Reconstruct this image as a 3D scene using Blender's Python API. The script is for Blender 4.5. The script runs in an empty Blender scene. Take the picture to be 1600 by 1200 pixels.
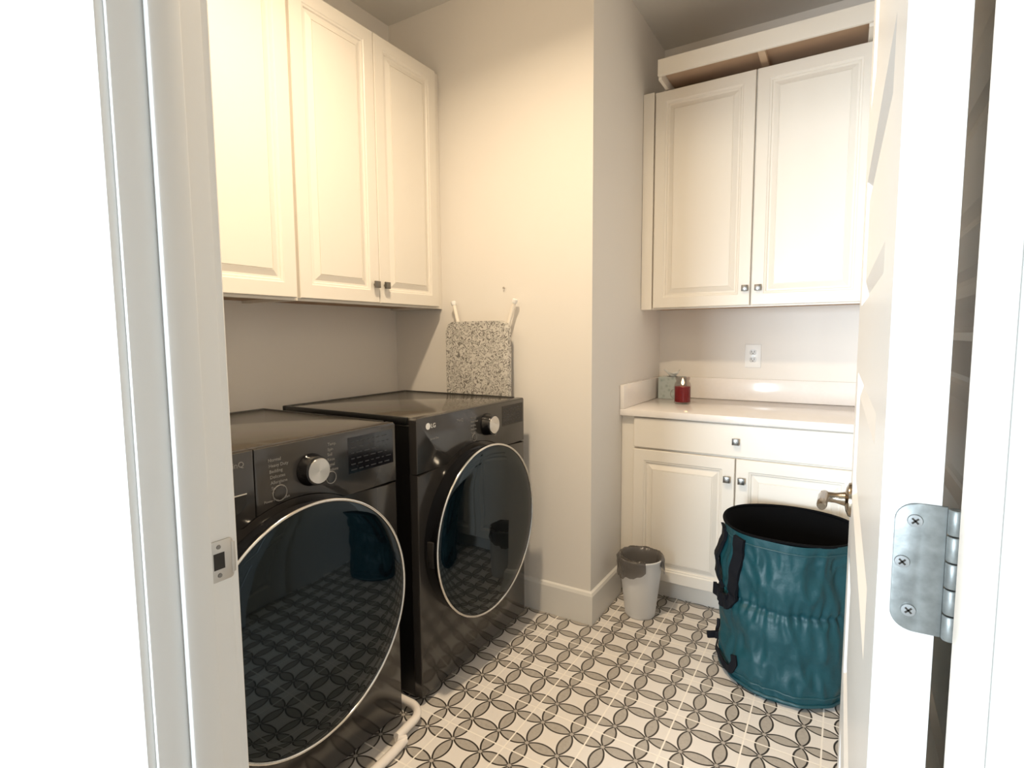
import bpy, bmesh, math, random
from math import sin, cos, pi, radians, sqrt
from mathutils import Vector, Matrix, noise
random.seed(4)
SC = bpy.context.scene
COL = SC.collection

# ------------------------------------------------------------------ materials
def new_mat(name):
    m = bpy.data.materials.new(name); m.use_nodes = True
    return m, m.node_tree.nodes, m.node_tree.links, m.node_tree.nodes['Principled BSDF']

def mat(name, col, rough=0.5, metal=0.0, spec=0.5, bump=None, coat=0.0, var=None):
    """plain principled; bump=(scale,strength,distance); var=(scale,amount) subtle mottling"""
    m, n, l, b = new_mat(name)
    b.inputs['Base Color'].default_value = (*col, 1)
    b.inputs['Roughness'].default_value = rough
    b.inputs['Metallic'].default_value = metal
    b.inputs['Specular IOR Level'].default_value = spec
    b.inputs['Coat Weight'].default_value = coat
    b.inputs['Coat Roughness'].default_value = 0.04
    if bump or var:
        tc = n.new('ShaderNodeTexCoord')
    if bump:
        t = n.new('ShaderNodeTexNoise'); t.inputs['Scale'].default_value = bump[0]
        t.inputs['Detail'].default_value = 3
        bp = n.new('ShaderNodeBump'); bp.inputs['Strength'].default_value = bump[1]
        bp.inputs['Distance'].default_value = bump[2]
        l.new(tc.outputs['Object'], t.inputs['Vector']); l.new(t.outputs['Fac'], bp.inputs['Height'])
        l.new(bp.outputs['Normal'], b.inputs['Normal'])
    if var:
        t2 = n.new('ShaderNodeTexNoise'); t2.inputs['Scale'].default_value = var[0]; t2.inputs['Detail'].default_value = 4
        r = n.new('ShaderNodeMapRange'); r.inputs['To Min'].default_value = 1 - var[1]; r.inputs['To Max'].default_value = 1 + var[1]
        mx = n.new('ShaderNodeVectorMath'); mx.operation = 'SCALE'
        mx.inputs[0].default_value = col
        l.new(tc.outputs['Object'], t2.inputs['Vector']); l.new(t2.outputs['Fac'], r.inputs['Value'])
        l.new(r.outputs['Result'], mx.inputs['Scale']); l.new(mx.outputs['Vector'], b.inputs['Base Color'])
    return m

M = {}
M['wall'] = mat('greige wall paint', (.79, .757, .715), .75, bump=(170, .10, .002))
M['boxwood'] = mat('raw box board', (.52, .37, .26), .7, var=(9, .12))
M['ceil'] = mat('ceiling paint', (.70, .68, .64), .85, bump=(120, .15, .003))
M['hall'] = mat('hall paint', (.50, .495, .49), .8)
M['trim'] = mat('white trim enamel', (.77, .755, .725), .35, bump=(30, .04, .002))
M['doorwhite'] = mat('white door enamel', (.63, .62, .60), .32, bump=(40, .05, .002))
M['shade'] = mat('grey door paint', (.80, .78, .74), .45)
M['cab'] = mat('cabinet white thermofoil', (.785, .74, .67), .38)
M['cabwood'] = mat('raw cabinet board', (.42, .27, .17), .7, var=(9, .18))
M['quartz'] = mat('white quartz', (.83, .79, .76), .12, var=(60, .03))
M['steel'] = mat('black steel enamel', (.030, .027, .025), .13, spec=.6, bump=(900, .02, .0003))
M['steeltop'] = mat('black steel top', (.095, .085, .072), .10, metal=.25, spec=.6)
M['black'] = mat('black side panel', (.006, .006, .006), .4)
M['blackgloss'] = mat('black gloss plastic', (.006, .006, .007), .12)
M['display'] = mat('display window', (.008, .008, .010), .08)
M['glass'] = mat('dark door glass', (.002, .004, .0058), .03, spec=.40)
M['glass'].node_tree.nodes['Principled BSDF'].inputs['Specular Tint'].default_value = (.70, .88, 1, 1)
M['chrome'] = mat('chrome ring', (.75, .73, .70), .12, metal=1)
M['print'] = mat('grey panel print', (.20, .19, .175), .5)
M['logo'] = mat('pale panel print', (.75, .73, .70), .5)
M['pewter'] = mat('pewter knob', (.20, .19, .175), .30, metal=1)
M['nickel'] = mat('antique nickel lever', (.30, .25, .19), .18, metal=1)
M['hinge'] = mat('brushed steel hinge', (.215, .228, .222), .45, metal=.55, bump=(90, .3, .001), var=(110, .45))
M['screw'] = mat('screw head', (.33, .34, .34), .35, metal=.6)
M['strike'] = mat('satin nickel strike plate', (.50, .47, .43), .3, metal=.85)
M['dark'] = mat('dark recess', (.03, .025, .02), .8)
M['canwhite'] = mat('white plastic bin', (.74, .75, .77), .35)
M['plate'] = mat('outlet plastic', (.86, .86, .85), .3)
M['slot'] = mat('outlet slot', (.10, .10, .10), .6)
M['whitetube'] = mat('white coated tube', (.82, .76, .71), .3)
M['legwhite'] = mat('white board leg', (.85, .80, .72), .35)
M['teal'] = mat('teal nylon', (.006, .050, .062), .48, spec=.35, bump=(55, .35, .004), var=(12, .10))
M['tealrim'] = mat('teal piping', (.007, .052, .064), .5)
M['webbing'] = mat('black webbing', (.004, .005, .008), .75, spec=.2)
M['lining'] = mat('black lining', (.0025, .0028, .0035), .9, spec=.1)
M['tissue'] = mat('tissue paper', (.80, .82, .82), .8)
M['wick'] = mat('wick', (.02, .015, .01), .9)

def glassmat(name, col, rough, alpha_mix):
    m, n, l, b = new_mat(name)
    b.inputs['Base Color'].default_value = (*col, 1); b.inputs['Roughness'].default_value = rough
    tr = n.new('ShaderNodeBsdfTransparent'); tr.inputs['Color'].default_value = (.96, .93, .92, 1)
    mx = n.new('ShaderNodeMixShader'); mx.inputs['Fac'].default_value = alpha_mix
    out = n['Material Output']
    l.new(tr.outputs[0], mx.inputs[1]); l.new(b.outputs[0], mx.inputs[2]); l.new(mx.outputs[0], out.inputs['Surface'])
    return m
M['jarglass'] = glassmat('jar glass', (.06, .05, .05), .05, .10)
M['liner'] = glassmat('smoky bin liner', (.085, .076, .068), .28, .70)

def waxmat():
    m, n, l, b = new_mat('red wax')
    b.inputs['Base Color'].default_value = (.27, .003, .010, 1); b.inputs['Roughness'].default_value = .25
    b.inputs['Subsurface Weight'].default_value = 0
    b.inputs['Subsurface Radius'].default_value = (.02, .004, .004)
    return m
M['wax'] = waxmat()
def emis(name, col, s):
    m = bpy.data.materials.new(name); m.use_nodes = True; n = m.node_tree.nodes; l = m.node_tree.links
    n.remove(n['Principled BSDF']); e = n.new('ShaderNodeEmission')
    e.inputs['Color'].default_value = (*col, 1); e.inputs['Strength'].default_value = s
    l.new(e.outputs[0], n['Material Output'].inputs['Surface']); return m
M['flame'] = emis('candle flame', (1, .62, .28), 9)

def brushed():
    m, n, l, b = new_mat('radial brushed dial')
    b.inputs['Metallic'].default_value = 1; b.inputs['Roughness'].default_value = .24
    b.inputs['Base Color'].default_value = (.66, .63, .59, 1)
    b.inputs['Anisotropic'].default_value = .9; b.inputs['Anisotropic Rotation'].default_value = .25
    t = n.new('ShaderNodeTangent'); t.direction_type = 'RADIAL'; t.axis = 'X'
    l.new(t.outputs[0], b.inputs['Tangent'])
    return m
M['dial'] = brushed()

def floor_mat():
    S, TX, TY = .1035, .9965, .9602
    m, n, l, b = new_mat('patterned petal tile')
    geo = n.new('ShaderNodeTexCoord'); sep = n.new('ShaderNodeSeparateXYZ')
    l.new(geo.outputs['Object'], sep.inputs[0])
    def op(o, a, c=None, clamp=False):
        q = n.new('ShaderNodeMath'); q.operation = o; q.use_clamp = clamp
        for i, v in enumerate((a, c)):
            if v is None: continue
            if isinstance(v, (int, float)): q.inputs[i].default_value = v
            else: l.new(v, q.inputs[i])
        return q.outputs[0]
    def smooth(v, a, c):                                 # 0 below a, 1 above c
        r = n.new('ShaderNodeMapRange'); r.interpolation_type = 'SMOOTHSTEP'
        r.inputs['From Min'].default_value = a; r.inputs['From Max'].default_value = c
        l.new(v, r.inputs['Value']); return r.outputs[0]
    X = op('DIVIDE', op('SUBTRACT', sep.outputs[0], TX), S)
    Y = op('DIVIDE', op('SUBTRACT', sep.outputs[1], TY), S)
    fx = op('ABSOLUTE', op('SUBTRACT', op('FRACT', op('ADD', X, 100)), .5))
    fy = op('ABSOLUTE', op('SUBTRACT', op('FRACT', op('ADD', Y, 100)), .5))
    mxx = op('MAXIMUM', fx, fy); mn = op('MINIMUM', fx, fy)
    d = op('SQRT', op('ADD', op('POWER', op('SUBTRACT', 1, mxx), 2), op('POWER', mn, 2)))
    e = op('SUBTRACT', .7071, d)                        # >0 inside a petal, distance to its arc
    petal = smooth(e, -.012, .012)
    inner = smooth(e, .038, .060)
    outline = op('MULTIPLY', petal, op('SUBTRACT', 1, inner))
    nd = op('SQRT', op('ADD', op('POWER', op('SUBTRACT', .5, fx), 2), op('POWER', op('SUBTRACT', .5, fy), 2)))
    nodefade = smooth(nd, .035, .075)
    # grout every second node, half way along the petals
    gx = op('ABSOLUTE', op('SUBTRACT', op('FRACT', op('ADD', op('DIVIDE', op('ADD', X, .5), 2), 100.5)), .5))
    gy = op('ABSOLUTE', op('SUBTRACT', op('FRACT', op('ADD', op('DIVIDE', op('ADD', Y, .5), 2), 100)), .5))
    g = op('MINIMUM', gx, gy)
    grout = op('SUBTRACT', 1, smooth(g, .008, .015))
    ns = n.new('ShaderNodeTexNoise'); ns.inputs['Scale'].default_value = 90; ns.inputs['Detail'].default_value = 4
    l.new(geo.outputs['Object'], ns.inputs['Vector'])
    def mixc(f, a, c):
        q = n.new('ShaderNodeMix'); q.data_type = 'RGBA'
        l.new(f, q.inputs[0])
        for i, v in ((6, a), (7, c)):
            if isinstance(v, tuple): q.inputs[i].default_value = (*v, 1)
            else: l.new(v, q.inputs[i])
        return q.outputs[2]
    petalcol = mixc(ns.outputs['Fac'], (.34, .31, .275), (.49, .45, .405))
    c = mixc(petal, (.77, .73, .69), petalcol)
    c = mixc(op('MULTIPLY', outline, nodefade), c, (.032, .026, .022))
    c = mixc(op('MULTIPLY', op('SUBTRACT', 1, nodefade), petal), c, (.42, .38, .34))
    c = mixc(grout, c, (.88, .83, .76))
    l.new(c, b.inputs['Base Color'])
    b.inputs['Roughness'].default_value = .34
    bp = n.new('ShaderNodeBump'); bp.inputs['Strength'].default_value = .3; bp.inputs['Distance'].default_value = .001
    l.new(op('SUBTRACT', 1, grout), bp.inputs['Height']); l.new(bp.outputs['Normal'], b.inputs['Normal'])
    return m
M['floor'] = floor_mat()

def board_mat():
    m, n, l, b = new_mat('grey scribble cotton')
    tc = n.new('ShaderNodeTexCoord')
    ns = n.new('ShaderNodeTexNoise'); ns.inputs['Scale'].default_value = 27; ns.inputs['Detail'].default_value = 1.5; ns.inputs['Distortion'].default_value = 2.2
    l.new(tc.outputs['Object'], ns.inputs['Vector'])
    # thin iso-bands of the noise read as a scribbled leaf print
    w = n.new('ShaderNodeMath'); w.operation = 'MULTIPLY'; w.inputs[1].default_value = 5.0
    l.new(ns.outputs['Fac'], w.inputs[0])
    fr = n.new('ShaderNodeMath'); fr.operation = 'PINGPONG'; fr.inputs[1].default_value = .5
    l.new(w.outputs[0], fr.inputs[0])
    r = n.new('ShaderNodeValToRGB'); r.color_ramp.elements[0].position = .12; r.color_ramp.elements[1].position = .24
    r.color_ramp.elements[0].color = (.19, .175, .158, 1); r.color_ramp.elements[1].color = (.60, .575, .53, 1)
    l.new(fr.outputs[0], r.inputs[0]); l.new(r.outputs[0], b.inputs['Base Color']); b.inputs['Roughness'].default_value = .9
    return m
M['board'] = board_mat()

def boxprint():
    m, n, l, b = new_mat('sage box print')
    tc = n.new('ShaderNodeTexCoord'); v = n.new('ShaderNodeTexVoronoi'); v.inputs['Scale'].default_value = 45
    l.new(tc.outputs['Object'], v.inputs['Vector'])
    r = n.new('ShaderNodeValToRGB'); r.color_ramp.elements[0].color = (.25, .30, .29, 1); r.color_ramp.elements[1].color = (.41, .46, .45, 1)
    r.color_ramp.elements[1].position = .5
    l.new(v.outputs['Distance'], r.inputs[0]); l.new(r.outputs[0], b.inputs['Base Color']); b.inputs['Roughness'].default_value = .3
    return m
M['boxprint'] = boxprint()

# ------------------------------------------------------------------ mesh helpers
class MB:
    def __init__(s): s.bm = bmesh.new()
    def box(s, x0, x1, y0, y1, z0, z1, bev=0.0, seg=2):
        r = bmesh.ops.create_cube(s.bm, size=1)
        for v in r['verts']:
            v.co = Vector(((x0+x1)/2 + v.co.x*(x1-x0), (y0+y1)/2 + v.co.y*(y1-y0), (z0+z1)/2 + v.co.z*(z1-z0)))
        if bev:
            ed = list({e for v in r['verts'] for e in v.link_edges})
            bmesh.ops.bevel(s.bm, geom=ed, offset=bev, segments=seg, profile=.5, affect='EDGES')
        return s
    def loops(s, rings, closed_ring=True, cap0=False, cap1=False):
        R = [[s.bm.verts.new(p) for p in ring] for ring in rings]
        k = len(R[0])
        for a, b in zip(R, R[1:]):
            for i in range(k if closed_ring else k-1):
                j = (i+1) % k
                try: s.bm.faces.new((a[i], a[j], b[j], b[i]))
                except ValueError: pass
        if cap0: s.bm.faces.new(R[0][::-1])
        if cap1: s.bm.faces.new(R[-1])
        return s
    def lathe(s, prof, origin=(0, 0, 0), axis='z', seg=48, cap0=False, cap1=False):
        """prof: list of (radius, height along axis)"""
        o = Vector(origin); rings = []
        for r, h in prof:
            ring = []
            for i in range(seg):
                a = 2*pi*i/seg; c, d = r*cos(a), r*sin(a)
                p = {'z': (c, d, h), 'x': (h, c, d), 'y': (d, h, c)}[axis]
                ring.append(o + Vector(p))
            rings.append(ring)
        return s.loops(rings, True, cap0, cap1)
    def tube(s, pts, r, seg=14, caps=True):
        pts = [Vector(p) for p in pts]; rings = []; up = Vector((0, 0, 1)); prev = None
        for i, p in enumerate(pts):
            t = (pts[min(i+1, len(pts)-1)] - pts[max(i-1, 0)]).normalized()
            if prev is None:
                u = t.cross(up)
                if u.length < 1e-3: u = t.cross(Vector((1, 0, 0)))
            else: u = prev - t*prev.dot(t)
            u.normalize(); prev = u; w = t.cross(u)
            rr = r[i] if isinstance(r, (list, tuple)) else r
            rings.append([p + u*rr*cos(2*pi*k/seg) + w*rr*sin(2*pi*k/seg) for k in range(seg)])
        return s.loops(rings, True, caps, caps)
    def torus(s, origin, R, r, axis='x', seg=96, sub=12):
        prof = [(R + r*cos(2*pi*k/sub), r*sin(2*pi*k/sub)) for k in range(sub+1)]
        return s.lathe(prof, origin, axis, seg)
    def prism(s, outline, f0, f1, bev=0.0):
        """outline 2-D points; f0/f1 map a point to its 3-D position on the two faces"""
        a = [s.bm.verts.new(f0(*p)) for p in outline]; b = [s.bm.verts.new(f1(*p)) for p in outline]
        n = len(outline)
        s.bm.faces.new(a[::-1]); cap = s.bm.faces.new(b)
        for i in range(n): s.bm.faces.new((a[i], a[(i+1) % n], b[(i+1) % n], b[i]))
        if bev: bmesh.ops.bevel(s.bm, geom=list(cap.edges), offset=bev, segments=2, profile=.5, affect='EDGES')
        return s
    def panel(s, to3d, w0, w1, h0, h1, rings):
        """concentric rectangular rings: rings=[(inset, depth)...]; last one is capped"""
        R = []
        for ins, d in rings:
            R.append([to3d(w0+ins, h0+ins, d), to3d(w1-ins, h0+ins, d), to3d(w1-ins, h1-ins, d), to3d(w0+ins, h1-ins, d)])
        return s.loops(R, True, False, True)
    def build(s, name, m, parent=None, smooth=None):
        bmesh.ops.remove_doubles(s.bm, verts=s.bm.verts, dist=1e-6)
        bmesh.ops.recalc_face_normals(s.bm, faces=s.bm.faces)
        me = bpy.data.meshes.new(name); s.bm.to_mesh(me); s.bm.free()
        return link(name, me, m, parent, smooth)

def link(name, me, m, parent=None, smooth=None):
    o = bpy.data.objects.new(name, me); COL.objects.link(o)
    me.materials.append(m if not isinstance(m, str) else M[m])
    if parent is not None:
        o.parent = parent; o.matrix_parent_inverse = parent_world(parent).inverted()
    if smooth is not None:
        me.polygons.foreach_set('use_smooth', [True]*len(me.polygons))
        if smooth < 179: me.set_sharp_from_angle(angle=radians(smooth))
    return o
def parent_world(p):
    w = p.matrix_basis.copy()
    if p.parent is not None: w = parent_world(p.parent) @ p.matrix_parent_inverse @ w
    return w
def thing(name, label, cat, loc, group=None):
    o = bpy.data.objects.new(name, None); COL.objects.link(o); o.location = loc
    o.empty_display_size = .05
    o['label'] = label; o['category'] = cat
    if group: o['group'] = group
    return o
def tag(o, label, cat, group=None):
    o['label'] = label; o['category'] = cat
    if group: o['group'] = group
    return o
def struct(mb, name, m, parent=None, smooth=None):
    o = mb.build(name, m, parent, smooth)
    if parent is None: o['kind'] = 'structure'
    return o
def text(name, body, size, mtx, m, parent, extrude=.0004, align='LEFT'):
    cu = bpy.data.curves.new(name, 'FONT'); cu.body = body; cu.size = size; cu.extrude = extrude; cu.resolution_u = 3
    cu.align_x = align
    t = bpy.data.objects.new('tmp_text', cu); COL.objects.link(t)
    bpy.context.view_layer.update()
    me = bpy.data.meshes.new_from_object(t.evaluated_get(bpy.context.evaluated_depsgraph_get()))
    bpy.data.objects.remove(t); bpy.data.curves.remove(cu)
    me.transform(mtx)
    return me
def join_meshes(meshes):
    bm = bmesh.new()
    for q in meshes: bm.from_mesh(q); bpy.data.meshes.remove(q)
    me = bpy.data.meshes.new('print'); bm.to_mesh(me); bm.free(); return me

# ------------------------------------------------------------------ measured layout (metres)
Y1, XC, Y2, XR, H = 1.8065, 1.094, 2.774, 2.17, 2.782
JL, JR = 1.235, 2.067               # door jamb faces
WY0, WY1 = .034, .150               # door wall faces

# ------------------------------------------------------------------ camera (solved from the photo)
cx, cy, cz, yaw, pit, rol, fpx = 1.99296, -.29242, 1.25274, .551184, .089316, -.00745, 847.243
F = Vector((-sin(yaw)*cos(pit), cos(yaw)*cos(pit), -sin(pit)))
R = Vector((cos(yaw), sin(yaw), 0)); U = R.cross(F)
R2 = R*cos(rol) + U*sin(rol); U2 = -R*sin(rol) + U*cos(rol)
cam = bpy.data.cameras.new('camera'); co = bpy.data.objects.new('camera', cam); COL.objects.link(co)
co.matrix_world = Matrix(((R2.x, U2.x, -F.x, cx), (R2.y, U2.y, -F.y, cy), (R2.z, U2.z, -F.z, cz), (0, 0, 0, 1)))
cam.sensor_width = 36; cam.lens = fpx/1600*36; cam.clip_start = .02
SC.camera = co

# ------------------------------------------------------------------ room shell
HX0, HX1, HY = -1.0, 3.3, -3.4
struct(MB().box(HX0-.1, HX1+.1, HY-.1, Y2+.12, -.10, 0), 'floor', 'floor')
struct(MB().box(HX0-.1, HX1+.1, HY-.1, Y2+.12, H, H+.1), 'ceiling', 'ceil')
struct(MB().box(-.12, 0, WY1, Y1, 0, H), 'wall_left', 'wall')
struct(MB().box(-.12, XC, Y1, Y2+.12, 0, H), 'wall_back', 'wall')
struct(MB().box(XC, XR+.12, Y2, Y2+.12, 0, H), 'wall_alcove', 'wall')
struct(MB().box(XR, XR+.12, WY1, Y2, 0, H), 'wall_right', 'wall')
w = MB(); w.box(HX0, JL-.02, WY0, WY1, 0, H); w.box(JR+.02, HX1, WY0, WY1, 0, H); w.box(JL-.02, JR+.02, WY0, WY1, 2.08, H)
struct(w, 'wall_front', 'wall')
struct(MB().box(HX0-.1, HX0, HY, WY1, 0, H), 'wall_hall_left', 'hall')
struct(MB().box(HX1, HX1+.1, HY, WY1, 0, H), 'wall_hall_right', 'hall')
WX0, WX1, WZ0, WZ1 = -.40, 1.22, .30, 1.95
w = MB(); w.box(HX0, WX0, HY-.1, HY, 0, H); w.box(WX1, HX1, HY-.1, HY, 0, H)
w.box(WX0, WX1, HY-.1, HY, 0, WZ0); w.box(WX0, WX1, HY-.1, HY, WZ1, H)
struct(w, 'wall_hall_back', 'hall')
w = MB()
for a, b, c, d in ((WX0, WX0+.05, WZ0, WZ1), (WX1-.05, WX1, WZ0, WZ1), (WX0, WX1, WZ0, WZ0+.05), (WX0, WX1, WZ1-.05, WZ1), (.39, .43, WZ0, WZ1)):
    w.box(a, b, HY-.08, HY-.03, c, d)
struct(w, 'window_1', 'trim')

# baseboards with a small eased top
def baseboard(name, pts, side):
    """pts: polyline in plan along the wall face; side: offset signs to the room"""
    prof = [(0, 0), (.014, 0), (.014, .128), (.009, .140), (0, .145)]
    rings = []
    for (x, y), (ox, oy) in zip(pts, side):
        rings.append([(x+ox*d, y+oy*d, z) for d, z in prof])
    struct(MB().loops(rings, True, True, True), name, 'trim')
baseboard('baseboard_back', [(.0, Y1), (XC, Y1), (XC, 2.15)], [(0, -1), (1, -1), (1, 0)])
baseboard('baseboard_left', [(0, WY1), (0, Y1-.014)], [(1, 0), (1, 0)])
baseboard('baseboard_right', [(XR, .2), (XR, .42)], [(-1, 0), (-1, 0)])

# door jambs, stops and casings
def jamb(name, xf, sgn):
    """xf: jamb face, sgn: +1 when the face looks to +x"""
    m = MB()
    a = sorted((xf, xf-.02*sgn)); m.box(a[0], a[1], WY0, .148, 0, 2.06, .0015)
    b = sorted((xf, xf+.012*sgn)); m.box(b[0], b[1], .074, .115, 0, 2.05, .003)
    return struct(m, name, 'trim', smooth=30)
j1 = jamb('trim_1', JL, 1)
j2 = jamb('trim_2', JR, -1)
m = MB(); m.box(JL, JR, WY0, .148, 2.045, 2.065); m.box(JL, JR, .074, .115, 2.033, 2.045); struct(m, 'trim_3', 'trim')
def casing(name, xin, sgn, y0, y1, facing):
    """moulded casing: xin inner edge; y0 wall face"""
    w_ = .062
    prof = [(0, 0), (0, .010), (.003, .013), (.012, .013), (.016, .010), (.030, .011), (.045, .014), (.056, .014), (w_, .008), (w_, 0)]
    rings = [[(xin - sgn*u, y0 + facing*d, z) for u, d in prof] for z in (0, 2.055)]
    return struct(MB().loops(rings, True, True, True), name, 'trim')
casing('trim_4', JL-.006, 1, WY0, 0, -1)
casing('trim_5', JR+.006, -1, WY0, 0, -1)
casing('trim_6', JL-.006, 1, .150, 0, 1)
casing('trim_7', JR+.006, -1, .150, 0, 1)
for nm, yy, fc in (('trim_8', WY0, -1), ('trim_9', .150, 1)):
    m = MB(); a = sorted((yy, yy+fc*.013)); m.box(JL-.068, JR+.068, a[0], a[1], 2.0555, 2.117, .003); struct(m, nm, 'trim')

# strike plate on the left jamb
sp = MB(); 
def rrect(w0, w1, h0, h1, r, n=6):
    pts = []
    for cxx, cyy, a0 in ((w1-r, h1-r, 0), (w0+r, h1-r, 90), (w0+r, h0+r, 180), (w1-r, h0+r, 270)):
        for k in range(n+1):
            a = radians(a0 + 90*k/n); pts.append((cxx + r*cos(a), cyy + r*sin(a)))
    return pts
m = MB()
m.prism(rrect(.116, .150, .902, .962, .005), lambda y, z: (JL, y, z), lambda y, z: (JL+.0022, y, z), .0006)
m.prism([(.1475, .908), (.1535, .910), (.1535, .954), (.1475, .956)], lambda y, z: (JL-.002, y, z), lambda y, z: (JL+.0026, y, z), .0005)
strike = m.build('strike_plate', 'strike', j1, 30)
MB().box(JL+.0021, JL+.0027, .121, .137, .920, .944, .0).build('latch_hole', 'dark', strike)
for z in (.911, .953):
    MB().lathe([(.0034, .0020), (.0030, .0032), (.0, .0034)], (JL, .129, z), 'x', 16).build('screw', 'pewter', strike, 40)

# ------------------------------------------------------------------ the open door (five raised panels)
PANELS = [(.27, .50), (.61, .84), (.955, 1.182), (1.30, 1.515), (1.635, 1.87)]
def panel_door(name, m, length, thick, z0, z1, panels, stile, mtx, kind=True):
    """leaf in local coords: u along length, d thickness (0 = face seen), z up"""
    b = MB()
    def both(u0, u1, h0, h1):
        b.box(u0, u1, 0, thick, h0, h1)
    both(0, stile, z0, z1); both(length-stile, length, z0, z1)
    hs = [z0] + [v for p in panels for v in p] + [z1]
    for k in range(0, len(hs), 2): both(stile, length-stile, hs[k], hs[k+1])
    rings = [(0, .0), (.012, .0095), (.020, .0095), (.040, .0035)]
    for h0, h1 in panels:
        b.panel(lambda u, h, d: (u, d, h), stile, length-stile, h0, h1, rings)
        b.panel(lambda u, h, d: (u, thick-d, h), stile, length-stile, h0, h1, rings)
    b.bm.transform(mtx)
    return b
# local u -> +y from the hinge edge, local d -> +x from the room-side face; tilted a hair past square
ang = radians(.38)
hm = Matrix.Translation((2.0188, .163, 0)) @ Matrix.Rotation(ang, 4, 'Z') @ Matrix(((0, 1, 0, 0), (1, 0, 0, 0), (0, 0, 1, 0), (0, 0, 0, 1)))
door1 = struct(panel_door('door_1', None, .815, .034, .012, 2.04, PANELS, .112, hm), 'door_1', 'doorwhite')
# hinge: leaf let into the hinge edge, knuckles, screws
hg = MB(); yE = .163
hz0, hz1 = 1.045, 1.136
out = []
for (x, z) in rrect(2.0270, 2.0560, hz0, hz1, .013, 8):
    out.append((x, z))
out = [(x if x < 2.045 else 2.0560, z if x < 2.045 else (hz1 if z > 1.09 else hz0)) for x, z in out]
ded = []
for p in out:
    if not ded or (abs(p[0]-ded[-1][0])+abs(p[1]-ded[-1][1])) > 1e-5: ded.append(p)
if abs(ded[0][0]-ded[-1][0])+abs(ded[0][1]-ded[-1][1]) < 1e-5: ded.pop()
hg.prism(ded, lambda x, z: (x, yE+.001, z), lambda x, z: (x, yE-.0022, z), .0006)
hinge = hg.build('hinge', 'hinge', door1, 30)
nK = 5
for k in range(nK):
    a = hz0 + (hz1-hz0)*k/nK + .0006; c = hz0 + (hz1-hz0)*(k+1)/nK - .0006
    kn = MB().lathe([(.0, a), (.0040, a), (.0045, a+.0008), (.0045, c-.0008), (.0040, c), (.0, c)], (2.0602, yE-.004, 0), 'z', 24)
    kn.build('knuckle', 'hinge', hinge, 40)
for (x, z) in ((2.0385, 1.124), (2.0325, 1.094), (2.0375, 1.060)):
    s_ = MB().lathe([(.0046, -.0021), (.0042, -.0034), (.0015, -.0036), (.0, -.0036)], (x, yE, z), 'y', 24)
    sc_ = s_.build('screw', 'screw', hinge, 40)
    cr = MB(); t = yE-.0038
    for q in (45, 135):
        d = Vector((cos(radians(q)), 0, sin(radians(q)))); e = Vector((-d.z, 0, d.x))
        P = [Vector((x, t, z)) + d*.0026*i + e*.0006*j for i, j in ((-1, -1), (1, -1), (1, 1), (-1, 1))]
        cr.loops([P, [p + Vector((0, .0006, 0)) for p in P]], True, True, True)
    cr.build('cross_slot', 'dark', sc_)
for z in (.30, 1.78):
    MB().lathe([(0, z), (.0052, z), (.0052, z+.09), (0, z+.09)], (2.0600, yE-.004, 0), 'z', 20).build('knuckle', 'hinge', door1, 40)
# lever handle on the face that looks into the room
hx, hy, hz = 2.0137, .905, .936
hd = MB()
hd.lathe([(0.0, -.0105), (.012, -.0105), (.022, -.0085), (.0315, -.0045), (.0325, -.001), (.0325, .0015)], (hx, hy, hz), 'x', 40)
rose = hd.build('handle_rose', 'nickel', door1, 40)
lv = MB()
lv.lathe([(.0135, -.010), (.0115, -.018), (.0098, -.026), (.0098, -.046), (.0105, -.050)], (hx, hy, hz), 'x', 28, False, True)
# wave-shaped lever running back towards the hinges
path = [(hx-.044, hy+.012, hz+.001), (hx-.045, hy-.010, hz+.002), (hx-.0455, hy-.040, hz+.004), (hx-.046, hy-.070, hz+.007), (hx-.046, hy-.092, hz+.008), (hx-.046, hy-.100, hz+.007)]
lv.tube(path, [.0085, .0098, .0092, .0088, .0085, .0065], 16)
lv.build('lever', 'nickel', rose, 45)
rb = MB(); bx = 2.0137+.034
rb.lathe([(.0325, -.001), (.0325, .003), (.022, .009), (.010, .012), (.010, .044), (0, .044)], (bx, hy, hz), 'x', 32)
rb.tube([(bx+.042, hy+.01, hz), (bx+.043, hy-.05, hz), (bx+.042, hy-.10, hz-.006)], .008, 12)
rb.build('back_lever', 'nickel', door1, 40)

# the panelled door in shade on the right wall, behind the open one
P2 = [(.10, .535), (.60, .945), (1.005, 1.19), (1.24, 1.345), (1.40, 1.585), (1.645, 1.95)]
dm = Matrix.Translation((XR-.030, .47, 0)) @ Matrix(((0, 1, 0, 0), (1, 0, 0, 0), (0, 0, 1, 0), (0, 0, 0, 1)))
struct(panel_door('door_2', None, .83, .0295, .005, 2.04, P2, .10, dm), 'door_2', 'shade')

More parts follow.
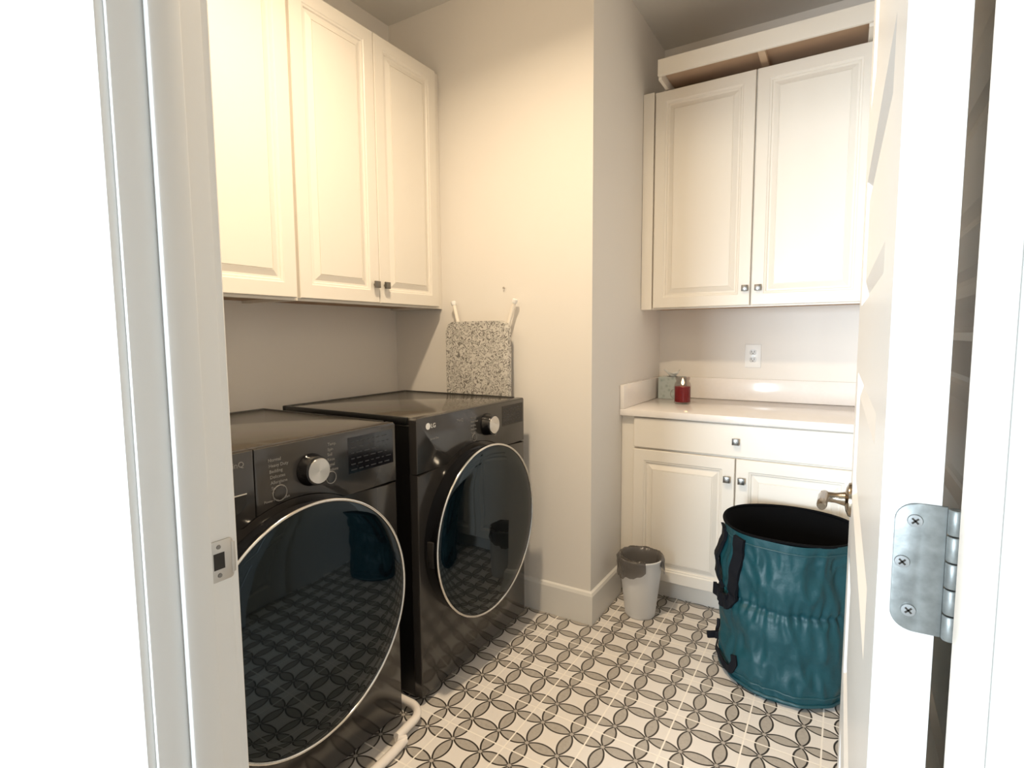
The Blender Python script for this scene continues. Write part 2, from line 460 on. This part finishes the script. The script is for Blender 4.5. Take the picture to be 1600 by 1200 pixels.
# ------------------------------------------------------------------ raised-panel cabinet doors
RP = [(0, .0165), (.0025, .020), (.050, .020), (.0535, .0172), (.0595, .0158), (.0630, .0108), (.0700, .0105), (.0900, .0182), (.0908, .0160), (.0928, .0160), (.0936, .0188)]
SLAB = [(0, .0165), (.003, .020), (.004, .020)]
def cab_door(name, frame, w0, w1, h0, h1, parent, rings=RP):
    """frame(w,h,d): d = height above the carcass face"""
    b = MB(); b.panel(frame, w0, w1, h0, h1, [(0, 0.0)] + rings)
    b.bm.faces.new([b.bm.verts.new(frame(*q, 0)) for q in ((w0, h0), (w0, h1), (w1, h1), (w1, h0))])
    return b.build(name, 'cab', parent, 20)
def knob(frame, w, h, parent, d0=.0195, s=1.0):
    b = MB()
    k = 14; rings = []
    for r, d in ((.0062, 0), (.0052, .004), (.0048, .011)):
        rings.append([frame(w + r*cos(2*pi*i/k), h + r*sin(2*pi*i/k), d0 + d) for i in range(k)])
    b.loops(rings, True)
    R_ = []
    for q, d in ((.0085, .010), (.0128, .012), (.0138, .0145), (.0138, .0200), (.0125, .0225), (.0085, .0240)):
        q *= s
        R_.append([frame(w+a*q, h+c*q, d0+d) for a, c in ((-1, -1), (1, -1), (1, 1), (-1, 1))])
    b.loops(R_, True, True, True)
    return b.build('knob', 'pewter', parent, 35)

# --- left wall: two wall cabinets over the machines
XCAB = .305
fl = lambda w_, h_, d_: (XCAB + d_, w_, h_)
def left_cab(label, y0, y1, doors, knobs, zt, filler=None):
    t = thing('wall_cabinet', label, 'cabinet', (0, (y0+y1)/2, 1.383), 'wall cabinets')
    b = MB()
    b.box(.001, XCAB-.019, y0, y1, 1.400, zt)
    b.box(XCAB-.019, XCAB, y0, y1, 1.383, zt, .001)
    b.box(.001, XCAB-.019, y0, y0+.016, 1.383, 1.400); b.box(.001, XCAB-.019, y1-.016, y1, 1.383, 1.400)
    b.build('carcass', 'cab', t)
    MB().box(.004, XCAB-.021, y0+.017, y1-.017, 1.3935, 1.3995).build('bottom_panel', 'cabwood', t)
    if filler: MB().box(.001, XCAB+.0005, filler[0], filler[1], 1.383, zt, .001).build('filler_strip', 'cab', t)
    for (a, c), kn in zip(doors, knobs):
        d = cab_door('door', fl, a, c, 1.392, zt-.006, t)
        knob(fl, kn, 1.466, d)
    return t
left_cab('white two-door wall cabinet over the washing machine, nearest the doorway, cut off by the jamb', .168, .9775, [(.176, .571), (.575, .970)], [.543, .603], 2.472)
left_cab('white two-door wall cabinet over the dryer, reaching the corner with the ironing board', .9785, Y1-.001, [(.984, 1.372), (1.376, 1.762)], [1.345, 1.402], 2.477, (1.7665, Y1-.0015))

# --- alcove: base cabinet, worktop, wall cabinet
YB = 2.170
fb = lambda w_, h_, d_: (w_, YB - d_, h_)
t = thing('base_cabinet', 'white base cabinet with one drawer and two doors under the quartz worktop', 'cabinet', (1.63, 2.46, 0))
b = MB(); b.box(XC+.001, XR-.001, YB, Y2-.001, .098, .8725, .001); b.build('carcass', 'cab', t)
MB().box(XC+.001, XR-.001, YB+.055, YB+.07, .0, .098).build('toe_kick', 'cab', t)
dr = cab_door('drawer', fb, 1.160, 2.062, .728, .866, t, [(0, .0165), (.003, .020), (.004, .020)])
knob(fb, 1.611, .795, dr)
d = cab_door('door', fb, 1.160, 1.6085, .104, .719, t); knob(fb, 1.579, .628, d)
d = cab_door('door', fb, 1.6135, 2.062, .104, .719, t); knob(fb, 1.638, .628, d)

t = thing('worktop', 'glossy white quartz worktop with an upstand on the base cabinet', 'counter', (1.63, 2.45, .8735))
MB().box(XC+.001, XR-.001, 2.138, Y2-.001, .8735, .9035, .002).build('slab', 'quartz', t, 30)
MB().box(XC+.021, XR-.001, Y2-.021, Y2-.001, .9040, 1.0165, .0015).build('backsplash', 'quartz', t, 30)
MB().box(XC+.001, XC+.0205, 2.140, Y2-.001, .9040, 1.0165, .0015).build('side_splash', 'quartz', t, 30)

YU = Y2-.3255
fu = lambda w_, h_, d_: (w_, YU - d_, h_)
t = thing('wall_cabinet', 'white two-door wall cabinet in the alcove above the outlet, under a loose box frame', 'cabinet', (1.63, Y2, 1.377), 'wall cabinets')
b = MB(); b.box(XC+.001, XR-.001, YU+.019, Y2-.001, 1.392, 2.428); b.box(XC+.001, XR-.001, YU, YU+.019, 1.377, 2.428, .001)
b.build('carcass', 'cab', t)
MB().box(XC+.003, XR-.003, YU+.021, Y2-.003, 1.386, 1.3915).build('bottom_panel', 'cabwood', t)
MB().box(XC+.0015, 1.149, YU-.0215, YU-.0002, 1.377, 2.428, .0015).build('filler_strip', 'cab', t)
d = cab_door('door', fu, 1.155, 1.6065, 1.384, 2.423, t); knob(fu, 1.586, 1.462, d)
d = cab_door('door', fu, 1.6125, 2.062, 1.384, 2.423, t); knob(fu, 1.642, 1.462, d)
# flat strip of the frame bottom the doors stop on
# loose frame on top of it: painted front and ends, raw board inside, open side down
t = thing('box_frame', 'shallow white box frame lying open side down on top of the alcove cabinet', 'wooden box', (1.63, 2.5, 2.429))
BX0, BX1, BY0 = 1.201, 2.036, 2.302
MB().box(BX0, BX1, BY0, BY0+.016, 2.4425, 2.515, .0015).build('front_board', 'cab', t)
for x in (BX0, BX1-.015): MB().box(x, x+.015, BY0+.0163, Y2-.03, 2.4295, 2.514, .001).build('end_board', 'cab', t)
MB().box(BX0+.0155, BX1-.0155, BY0+.0165, Y2-.03, 2.470, 2.482).build('inner_panel', 'boxwood', t)
MB().box(1.622, 1.650, BY0+.0165, Y2-.05, 2.448, 2.4695).build('center_rail', mat('pale pine rail', (.62, .46, .32), .6), t)

# ------------------------------------------------------------------ washing machine and dryer
def appliance(name, label, cat, y0, xf, washer):
    W = .690; y1 = y0+W; yc = (y0+y1)/2; top = .9874
    t = thing(name, label, cat, (xf-.35, yc, 0))
    xb = .135
    b = MB(); b.box(xb, xf-.032, y0+.004, y1-.004, .022, .962, .004); b.build('housing', 'black', t)
    for fx, fy in ((xb+.06, y0+.06), (xf-.08, y0+.06), (xb+.06, y1-.06), (xf-.08, y1-.06)):
        MB().lathe([(.02, 0), (.024, .003), (.024, .012), (.014, .014), (.014, .0225)], (fx, fy, 0), 'z', 20, True, True).build('foot', 'black', t)
    # lid: smoked steel top with a dark rim
    MB().box(xb+.022, xf-.004, y0+.014, y1-.012, .9705, top-.002, .003).build('top_panel', 'steeltop', t, 30)
    rim = MB()
    rim.box(xb, xb+.021, y0+.001, y1-.001, .9625, top, .003)
    rim.box(xb+.018, xf-.045, y0+.001, y0+.0135, .9625, top, .003); rim.box(xb+.018, xf-.045, y1-.0115, y1-.001, .9625, top, .003)
    rim.box(xb+.01, xf-.034, y0+.01, y1-.01, .9622, .970)
    rim.build('top_rim', 'black', t, 30)
    # front: lower panel and control panel part on a line that climbs round the door
    zc = .520 if washer else .533; yd = yc-.016 if not washer else yc-.017
    Ra = .322; zs = .800
    dy = sqrt(max(Ra**2-(zs-zc)**2, 0))
    arc = [(yd + Ra*sin(a), zc + Ra*cos(a)) for a in [(-1+2*k/28)*math.asin(dy/Ra) for k in range(29)]]
    g = .0012
    low = [(y0, .028), (y1, .028), (y1, zs-g)] + [(y, z-g) for y, z in arc[::-1]] + [(y0, zs-g)]
    f0 = lambda y, z: (xf-.031, y, z); f1 = lambda y, z: (xf, y, z)
    MB().prism(low, f0, f1, .006).build('front_panel', 'steel', t, 30)
    ys = y0+.213 if washer else y0
    hi = [(y0, zs+g)] + [(y, z+g) for y, z in arc] + [(y1, zs+g), (y1, .980), (y1-.006, .986), (y0+.006, .986), (y0, .980)]
    if not washer:
        cp = MB().prism(hi, f0, f1, .004).build('control_panel', 'steel', t, 30)
    else:
        # cut the outline at the drawer
        def arc_z(y):
            return zc + sqrt(max(Ra**2-(y-yd)**2, 0)) if abs(y-yd) < dy else zs
        A = [p for p in arc if p[0] > ys+.0015]
        hiR = [(ys+.001, arc_z(ys+.001)+g)] + [(y, z+g) for y, z in A] + [(y1, zs+g), (y1, .980), (y1-.006, .986), (ys+.001, .986)]
        B = [p for p in arc if p[0] < ys-.0025]
        hiL = [(y0, zs+g)] + [(y, z+g) for y, z in B] + [(ys-.001, arc_z(ys-.001)+g), (ys-.001, .986), (y0+.006, .986), (y0, .980)]
        cp = MB().prism(hiR, f0, f1, .003).build('control_panel', 'steel', t, 30)
        dw = MB().prism(hiL, f0, f1, .003).build('detergent_drawer', 'steel', t, 30)
        # scooped grip of the drawer with a bright upper lip
        ge = ys-.022; gz = .884
        o = [(y0+.035, gz)] + [(ge, gz)] + [(ge - .03 + .03*cos(radians(a)), gz-.012-.030*sin(radians(a))) for a in range(0, 91, 15)] + [(y0+.065 - .03*sin(radians(a)), gz-.012-.030*cos(radians(a))) for a in range(0, 91, 15)]
        MB().prism(o, lambda y, z: (xf-.004, y, z), lambda y, z: (xf+.0006, y, z)).build('drawer_grip', 'blackgloss', dw)
        MB().box(xf-.001, xf+.0022, y0+.035, ge, gz, gz+.0035, .0008).build('grip_lip', 'chrome', dw)
    # text faces +x: local X -> +y, local Y -> +z
    def TM(y, z): return Matrix(((0, 0, 1, xf+.0003), (1, 0, 0, y), (0, 1, 0, z), (0, 0, 0, 1)))
    if washer:
        ky, kz = .625, .905
        words = []
        for k, wd in enumerate(('Normal', 'Heavy Duty', 'Bedding', 'Delicates', 'Allergiene', 'Sanitary', 'Towels', 'Tub Clean')):
            words.append(text('t', wd, .0115, TM(ky-.122+.0012*k, kz+.043-.0142*k), None, None))
        for k, wd in enumerate(('Temp.', 'Spin', 'Soil', 'Rinse', 'Signal', 'Options')):
            words.append(text('t', wd, .0115, TM(ky+.058-.001*k, kz+.052-.0142*k), None, None))
        link('cycle_list', join_meshes(words[:8]), 'print', cp); link('option_list', join_meshes(words[8:]), 'print', cp)
        link('power_print', text('t', 'Power', .009, TM(ky-.137, .848), None, None), 'print', cp)
        link('drawer_print', text('t', 'ThinQ', .019, TM(ys-.075, .951), None, None), 'print', dw)
        btn = [(ky-.093, .8655, .0195), (ky+.066, .868, .0165)]
        dis = (ky+.128, y1-.012, .862, .967)
    else:
        ky, kz = 1.427, .911
        link('logo', join_meshes([text('t', 'LG', .021, TM(1.094, .946), None, None)]), 'logo', cp)
        lg = MB().lathe([(.0112, .0), (.0112, .0007), (0, .0007)], (xf, 1.080, .9535), 'x', 32); lg.build('logo_roundel', 'logo', cp)
        words = [text('t', 'ThinQ', .015, TM(1.235, .945), None, None)]
        for k, wd in enumerate(('Normal', 'Heavy Duty', 'Bedding', 'Delicates', 'Towels')):
            words.append(text('t', wd, .0095, TM(ky-.105, kz+.034-.0142*k), None, None))
        link('name_print', words[0], 'print', cp); link('cycle_list', join_meshes(words[1:]), 'print', cp)
        link('sensor_print', text('t', 'Sensor Dry', .0095, TM(1.09, .905), None, None), 'print', cp)
        btn = [(ky-.083, .873, .0135), (ky+.052, .872, .0135)]
        dis = (ky+.112, y1-.012, .885, .967)
    # dial
    kb = MB().lathe([(.043, -.001), (.043, .006), (.040, .010), (.0385, .030), (.0370, .033), (.0335, .034)], (xf, ky, kz), 'x', 48, False, True)
    kbo = kb.build('knob', 'blackgloss', cp, 40)
    kc = MB().lathe([(.0335, .0335), (.0335, .0365), (.032, .0378), (0, .0378)], (0, 0, 0), 'x', 64).build('knob_cap', 'dial', kbo, 40)
    kc.location = (xf, ky, kz)
    for (by, bz, br) in btn:
        bo = MB().lathe([(br-.003, 0), (br-.003, .0018), (0, .0022)], (xf, by, bz), 'x', 32).build('button', 'steel', cp, 40)
        MB().torus((xf+.0006, by, bz), br, .0013, 'x', 40, 8).build('button_ring', 'print', bo, 60)
    MB().box(xf-.001, xf+.0008, dis[0], dis[1], dis[2], dis[3], .0004).build('display', 'display', cp)
    dl = MB()
    nrow = 6
    for k in range(nrow):
        zz = dis[3]-.014 - k*(dis[3]-dis[2]-.02)/(nrow-1)*.95
        yy = dis[0]+.010
        while yy < dis[1]-.022:
            ww = random.uniform(.008, .022)
            dl.box(xf+.0008, xf+.0010, yy, min(yy+ww, dis[1]-.006), zz-.0014, zz+.0014); yy += ww+.009
    dl.build('display_print', mat('faint display print', (.020, .021, .024), .5), cp)
    # porthole door: bezel, chrome ring, dark glass
    r0 = .314; xr = xf+.066
    dob = MB().lathe([(.302, -.001), (.307, .010), (.310, .030), (.314, .050), (.3165, .060), (.3150, .066), (.306, .066)], (xf, yd, zc), 'x', 128)
    dob = dob.build('door', 'blackgloss', t, 40)
    MB().torus((xr, yd, zc), .3145, .0042, 'x', 160, 12).build('door_ring', 'chrome', dob, 60)
    prof = [(.3115, .0655), (.300, .0685), (.270, .0715), (.235, .0728), (.200, .0738), (.16, .0746), (.12, .0755), (.08, .0762), (.04, .0766), (0, .0767)]
    MB().lathe(prof, (xf, yd, zc), 'x', 128).build('door_glass', 'glass', dob, 60)
    # finger hold at the left rim of the door
    MB().box(xf+.022, xf+.050, yd-.316, yd-.306, zc-.045, zc+.045, .004).build('door_pull', 'steel', dob, 40)
    return t
appliance('washing_machine', 'black front-loading washing machine nearest the doorway, its left side hidden by the jamb', 'washing machine', .2535, .803, True)
appliance('clothes_dryer', 'black front-loading dryer standing between the washing machine and the ironing board', 'dryer', 1.0215, .820, False)

# ------------------------------------------------------------------ white bent tube on the floor by the washer
t = thing('floor_tube', 'bent white tube lying on the floor along the front of the washing machine', 'tube', (.89, .7, 0))
b = MB()
pts = [(.60, .985, .030), (.74, .986, .030), (.80, .985, .030)]
for k in range(1, 10):
    a = radians(90 - 10.5*k); pts.append((.800 + .066*cos(a), .919 + .066*sin(a), .030))
pts += [(.868, .885, .030), (.871, .845, .030)]
# re-aim: gently outwards
b.tube(pts, .0135, 18).build('bent_section', 'whitetube', t, 40)
b = MB(); b.tube([(.886, .862, .016), (.890, .80, .0145), (.900, .55, .0145), (.908, .30, .0145)], .0140, 18)
b.build('straight_section', 'whitetube', t, 40)
b = MB(); b.tube([(.872, .842, .031), (.880, .853, .024), (.886, .866, .017)], .0115, 14); b.build('joint', 'whitetube', t, 40)

# ------------------------------------------------------------------ ironing board behind the dryer
t = thing('ironing_board', 'ironing board in a grey scribble-print cover upright between dryer and back wall', 'ironing board', (.56, 1.745, 0))
bx0, bx1, bt = .388, .731, 1.318
o = []
r = .055
for a in range(0, 91, 9): o.append((bx1-r + r*cos(radians(a)), bt-r*.75 + r*.75*sin(radians(a))))
for a in range(90, 181, 9): o.append((bx0+r + r*cos(radians(a)), bt-r*.75 + r*.75*sin(radians(a))))
for k in range(1, 13):                            # taper to the nose standing on the floor
    s = k/12; z = .62*(1-s) ; hw = (bx1-bx0)/2*sqrt(max(1-s**2.2, 0))*1.0
    o.append(((bx0+bx1)/2-hw, z+.003))
for k in range(11, 0, -1):
    s = k/12; z = .62*(1-s); hw = (bx1-bx0)/2*sqrt(max(1-s**2.2, 0))
    o.append(((bx0+bx1)/2+hw, z+.003))
MB().prism(o, lambda x, z: (x, 1.756, z), lambda x, z: (x, 1.727, z), .007).build('board_cover', 'board', t, 40)
def leg(xa, za, xb_, zb, tip):
    l_ = MB().tube([(xa, 1.772, za), (xb_, 1.772, zb)], .0088, 14).build('leg', 'legwhite', t, 40)
    d_ = (Vector((xb_, 1.772, zb)) - Vector((xa, 1.772, za))).normalized(); e_ = Vector((xb_, 1.772, zb))
    MB().tube([e_-d_*.012, e_-d_*.006, e_+d_*.006, e_+d_*.008], [.0105, .0125, .0125, .009], 14).build('foot_cap', 'plate', l_, 40)
leg(.53, .92, .402, 1.408, 1)
leg(.58, .92, .742, 1.405, 1)

# nail in the wall above
n_ = MB().lathe([(.0018, .0), (.0018, -.008), (.0042, -.0085), (.0046, -.0105), (.0, -.0112)], (.668, Y1-.0003, 1.467), 'y', 16)
tag(n_.build('wall_nail', 'strike', None, 40), 'small nail head in the back wall above the ironing board', 'nail')

# ------------------------------------------------------------------ outlet
t = thing('power_outlet', 'white double power outlet on the alcove wall under the cabinet', 'outlet', (1.583, Y2, 1.137))
ox, oz = 1.584, 1.137
MB().box(ox-.0385, ox+.0385, Y2-.0065, Y2-.0003, oz-.0600, oz+.0600, .002).build('cover_plate', 'plate', t, 30)
for s in (1, -1):
    zz = oz + s*.0195
    q = MB().prism([(x, z) for x, z in rrect(ox-.0165, ox+.0165, zz-.0140, zz+.0140, .010)], lambda x, z: (x, Y2-.006, z), lambda x, z: (x, Y2-.0078, z), .0005)
    q = q.build('socket', mat('socket face', (.66, .66, .66), .35), t, 30)
    sl = MB(); sl.box(ox-.0085, ox-.0058, Y2-.0081, Y2-.0075, zz-.001, zz+.0085); sl.box(ox+.0055, ox+.0082, Y2-.0081, Y2-.0075, zz-.001, zz+.0075)
    sl.lathe([(.0028, -.0081), (0, -.0082)], (ox, Y2, zz-.0065), 'y', 14); sl.build('socket_slots', 'slot', q)
MB().lathe([(.003, -.0064), (.0026, -.0074), (0, -.0075)], (ox, Y2, oz), 'y', 14).build('screw', 'screw', t)

# ------------------------------------------------------------------ candle and tissue box on the worktop
ZT = .9037
cxx, cyy = 1.302, 2.47
t = thing('jar_candle', 'lit red candle in a small glass jar at the left end of the worktop', 'candle', (cxx, cyy, ZT))
MB().lathe([(0, .0), (.036, .0), (.040, .004), (.041, .012), (.041, .092), (.039, .103), (.033, .112), (.0325, .118), (.0360, .124), (.0360, .134), (.0335, .135), (.0335, .126), (.0300, .119), (.0305, .112), (.0365, .101), (.0385, .092), (.0385, .010), (.0, .008)], (cxx, cyy, ZT), 'z', 40).build('jar', 'jarglass', t, 40)
MB().lathe([(0, .0085), (.0378, .0105), (.0380, .088), (.0, .0885)], (cxx, cyy, ZT), 'z', 40).build('wax', 'wax', t, 40)
MB().tube([(cxx, cyy, ZT+.088), (cxx+.0005, cyy, ZT+.098)], .0012, 8).build('wick', 'wick', t)
MB().lathe([(.0, .093), (.0035, .096), (.0070, .103), (.0066, .111), (.0036, .121), (.0008, .129), (0, .130)], (cxx+.0005, cyy, ZT), 'z', 20).build('flame', 'flame', t, 60)
hp = [(cxx-.040, cyy-.004, ZT+.070)] + [(cxx-.042-.016*sin(radians(a)), cyy-.006, ZT+.048+.022*cos(radians(a))) for a in range(10, 171, 20)] + [(cxx-.040, cyy-.004, ZT+.026)]
MB().tube(hp, .0026, 10).build('jar_handle', 'jarglass', t, 50)

tx0, tx1, ty0, ty1 = 1.128, 1.250, 2.640, 2.7525
t = thing('tissue_box', 'sage green tissue box in the corner of the worktop behind the candle', 'tissue box', ((tx0+tx1)/2, (ty0+ty1)/2, ZT))
MB().box(tx0, tx1, ty0, ty1, ZT, ZT+.118, .0015).build('carton', 'boxprint', t)
ov = MB().lathe([(.030, .1182), (.0, .1187)], ((tx0+tx1)/2, (ty0+ty1)/2, ZT), 'z', 28).build('opening', 'dark', t)
b = MB(); rings = []
for j in range(6):
    s = j/5; ring = []
    for i in range(20):
        a = 2*pi*i/20; rr = .010 + .026*s + .006*sin(3*a+j)*s
        ring.append(((tx0+tx1)/2 + rr*cos(a)*1.2, (ty0+ty1)/2 + rr*sin(a)*.5, ZT+.116 + .030*s*(1+.35*sin(2*a+1)) ))
    rings.append(ring)
b.loops(rings, True).build('tissue', 'tissue', t, 60)

# ------------------------------------------------------------------ waste bin with its liner
ccx, ccy = 1.2505, 2.002
t = thing('waste_bin', 'small tapered white plastic waste bin on the floor by the base cabinet', 'bin', (ccx, ccy, 0))
MB().lathe([(0, .0), (.062, .0), (.0655, .004), (.067, .012), (.0955, .262), (.0985, .264), (.0985, .270), (.0955, .2715), (.0925, .268), (.064, .014), (0, .010)], (ccx, ccy, 0), 'z', 56).build('bin_body', 'canwhite', t, 40)
b = MB(); rings = []; N = 120
for j in range(15):
    ring = []
    for i in range(N):
        a = 2*pi*i/N
        p = Vector((cos(a), sin(a), 0))
        nz = lambda s, q: noise.noise(Vector((cos(a)*s, sin(a)*s, q)))
        # how far the cuff hangs outside: long at the left front, nearly nothing at the right front
        ca = cos(a - radians(-118))
        drop = .020 + .062*max(0, ca)**1.3 + .030*max(0, cos(a-radians(160)))+ .055*max(0, cos(a-radians(20)))**8 + .016*nz(4.5, 2.2)
        bare = 300 < math.degrees(a) < 350
        drop = max(drop, .003)
        if j < 8:      # inside wall, from low up to the lip
            s = j/7; z = .06 + .218*s; r_ = .066 + .0245*s + (.008*(1-s)+.003)*nz(4, z*20) - .006*(1-s)
            z += .012*max(0, nz(3.5, 7))*s
        elif j == 8:
            z = .2755 + .010*max(0, nz(3.5, 7)) + .004*nz(7, 3); r_ = .0965
        else:
            s = (j-8)/6; z = .2755 - drop*s + .008*max(0, nz(3.5, 7))*(1-s); r_ = .1015 + .006*s + .0065*nz(6, z*35) - .012*s*(drop/.09)*.6
            r_ = max(r_, .0972 + .0 - (0.270-z)*.118 + .004)
        if bare and j >= 7: z = .262 - .0012*(j-7) + .004*nz(6, 2); r_ = .0885 - .0006*(j-7)
        elif j > 8: r_ += .0035*abs(nz(13, z*70))
        elif j < 8: r_ -= .004*abs(nz(11, z*45))
        ring.append((ccx + r_*p.x, ccy + r_*p.y, z))
    rings.append(ring)
lo = b.loops(rings, True, True, False).build('bin_liner', 'liner', None, 180)
tag(lo, 'crumpled smoky brown plastic liner folded over the rim of the white bin', 'trash bag')

# ------------------------------------------------------------------ pop-up laundry hamper
hcx, hcy, HR, HH = 1.843, 1.868, .2245, .562
t = thing('laundry_hamper', 'teal pop-up laundry hamper with black straps standing beside the open door', 'hamper', (hcx, hcy, 0))
def hamper_r(a, z):
    s = z/HH
    base = HR*(1 + .012*sin(pi*s)) 
    base -= .010*math.exp(-((z-.315)/.012)**2)                       # gathered seam half way up
    base += .004*sin(2*pi*(z/.16) + a)                                # wire coil inside
    base += .0075*noise.noise(Vector((cos(a)*2.2+5, sin(a)*2.2, z*7)))
    v = noise.noise(Vector((cos(a)*3.4, sin(a)*3.4+3, z*5.5+a*.6)))
    env = min(1, (HH-z)/.05)*min(1, z/.04)
    base += .022*env*(.22-abs(v))                                      # creases
    w2 = noise.noise(Vector((cos(a)*6.5+z*4, sin(a)*6.5, z*11-a)))
    base += .013*env*(.18-abs(w2))
    g = math.exp(-((z-.315)/.05)**2)
    base += .0035*g*sin(46*a)                                          # gathers round the seam
    return base
b = MB(); rings = []; N = 200; K = 90
for j in range(K+1):
    z = .004 + (HH-.004)*j/K
    k_ = 1.0
    if z < .02: k_ = .972 + .028*(z/.02)
    if z > HH-.03: k_ = 1 - .0*(z-HH+.03)
    rings.append([(hcx + hamper_r(2*pi*i/N, z)*k_*cos(2*pi*i/N), hcy + hamper_r(2*pi*i/N, z)*k_*sin(2*pi*i/N), z) for i in range(N)])
b.loops(rings, True, True).build('fabric_body', 'teal', t, 180)
b = MB(); b.lathe([(.185, .03), (.190, .30), (.203, HH-.03), (.2200, HH)], (hcx, hcy, 0), 'z', 96, True); b.build('lining', 'lining', t, 60)
b = MB(); rings = []
def ring_tube(zf, rf, r, N=120, sub=10):
    R_ = []
    for i in range(N+1):
        a = 2*pi*i/N; c = Vector((hcx+rf(a)*cos(a), hcy+rf(a)*sin(a), zf(a)))
        R_.append([c + Vector((cos(a), sin(a), 0))*r*cos(2*pi*k/sub) + Vector((0, 0, 1))*r*sin(2*pi*k/sub) for k in range(sub)])
    return R_
b.loops(ring_tube(lambda a: HH+.001+.003*sin(3*a), lambda a: HR-.004+.002*sin(5*a), .0052), True); b.build('rim_piping', 'lining', t, 180)
b = MB(); b.loops(ring_tube(lambda a: HH-.028, lambda a: hamper_r(a, HH-.028)+.0006, .0028), True); b.build('hem_seam', 'tealrim', t, 180)
b = MB(); b.loops(ring_tube(lambda a: .0175, lambda a: hamper_r(a, .02)+.001, .0060), True); b.build('base_piping', 'tealrim', t, 180)
b = MB(); b.loops(ring_tube(lambda a: .046, lambda a: hamper_r(a, .046)+.0005, .0030), True); b.build('base_seam', 'tealrim', t, 180)
def strap(name, path, wdt, parent, off=.006, thick=.003):
    """path: list of (angle deg, z) on the hamper wall; ribbon lying on it"""
    P = []
    for k, (a, z, o_) in enumerate(path):
        a = radians(a); rr = max(hamper_r(a, max(z, .01)), HR-.012) + off + o_*.4
        P.append(Vector((hcx + rr*cos(a), hcy + rr*sin(a), z)))
    R_ = []
    for k, p in enumerate(P):
        tg = (P[min(k+1, len(P)-1)] - P[max(k-1, 0)]).normalized()
        nrm = Vector((p.x-hcx, p.y-hcy, 0)).normalized(); sd = tg.cross(nrm).normalized()
        R_.append([p + sd*wdt/2 + nrm*thick/2, p - sd*wdt/2 + nrm*thick/2, p - sd*wdt/2 - nrm*thick/2, p + sd*wdt/2 - nrm*thick/2])
    return MB().loops(R_, True, True, True).build(name, 'webbing', parent, 40)
def lerp_path(pts, n):
    out = []
    for (a, b_) in zip(pts, pts[1:]):
        for k in range(n): s = k/n; out.append(tuple(a[i]+(b_[i]-a[i])*s for i in range(3)))
    out.append(pts[-1]); return out
hnd = strap('handle', lerp_path([(-159, .545, 0), (-161, .49, .003), (-162, .42, .005), (-161, .35, .005), (-160, .308, .004), (-155, .288, .005), (-146, .284, .007), (-137, .292, .006), (-134, .33, .005), (-129, .44, .003), (-125, .548, 0)], 6), .044, t, .007, .011)
strap('grip_pad', lerp_path([(-163, .296, .004), (-156, .288, .006), (-146, .285, .006), (-137, .292, .005)], 5), .050, hnd, .009, .012)
strap('handle', lerp_path([(30, .548, 0), (26, .40, .004), (20, .30, .006), (0, .285, .007), (-12, .30, .006), (-16, .40, .004), (-20, .548, 0)], 6), .030, t)
strap('tie_strap', lerp_path([(-171, .105, 0), (-160, .072, .006), (-150, .050, .010), (-140, .040, .010), (-131, .052, .006), (-127, .085, .002), (-129, .110, 0)], 6), .026, t, .006, .005)
strap('tie_strap', lerp_path([(-182, .135, 0), (-178, .10, .012), (-172, .085, .018), (-166, .100, .010)], 6), .024, t, .007, .010)
bk = MB().box(-.022, .022, -.007, .007, -.013, .013, .004)
bk.bm.transform(Matrix.Translation((hcx-.243, hcy-.055, .098)) @ Matrix.Rotation(radians(35), 4, 'Z') @ Matrix.Rotation(radians(-25), 4, 'X'))
bk.build('toggle', 'webbing', t, 40)

# ------------------------------------------------------------------ light
def area(name, loc, rot, sx, sy, power, col, spread=pi):
    l = bpy.data.lights.new(name, 'AREA'); l.shape = 'RECTANGLE'; l.size = sx; l.size_y = sy
    l.energy = power; l.color = col; l.spread = spread
    o = bpy.data.objects.new(name, l); COL.objects.link(o); o.location = loc; o.rotation_euler = rot
    return o
# daylight through the hall window, behind the camera
area('hall_window_daylight', ((WX0+WX1)/2, HY-.12, (WZ0+WZ1)/2), (radians(90), 0, 0), WX1-WX0, WZ1-WZ0, 155, (.78, .90, 1.0), radians(85))
# warm recessed ceiling lamp over the machines
l = bpy.data.lights.new('ceiling_downlight', 'AREA'); l.shape = 'DISK'; l.size = .13; l.energy = 29; l.color = (1, .80, .55); l.spread = radians(150)
o = bpy.data.objects.new('ceiling_downlight', l); COL.objects.link(o); o.location = (1.10, .72, H-.006)

wd = bpy.data.worlds.new('world'); SC.world = wd; wd.use_nodes = True
wd.node_tree.nodes['Background'].inputs['Color'].default_value = (.8, .9, 1, 1)
wd.node_tree.nodes['Background'].inputs['Strength'].default_value = .3

SC.view_settings.view_transform = 'Standard'; SC.view_settings.look = 'None'
SC.view_settings.gamma = 1; SC.view_settings.exposure = 0.0; SC.view_settings.use_curve_mapping = False
try:
    SC.cycles.use_denoising = True
    SC.cycles.max_bounces = 10; SC.cycles.diffuse_bounces = 6
except Exception: pass
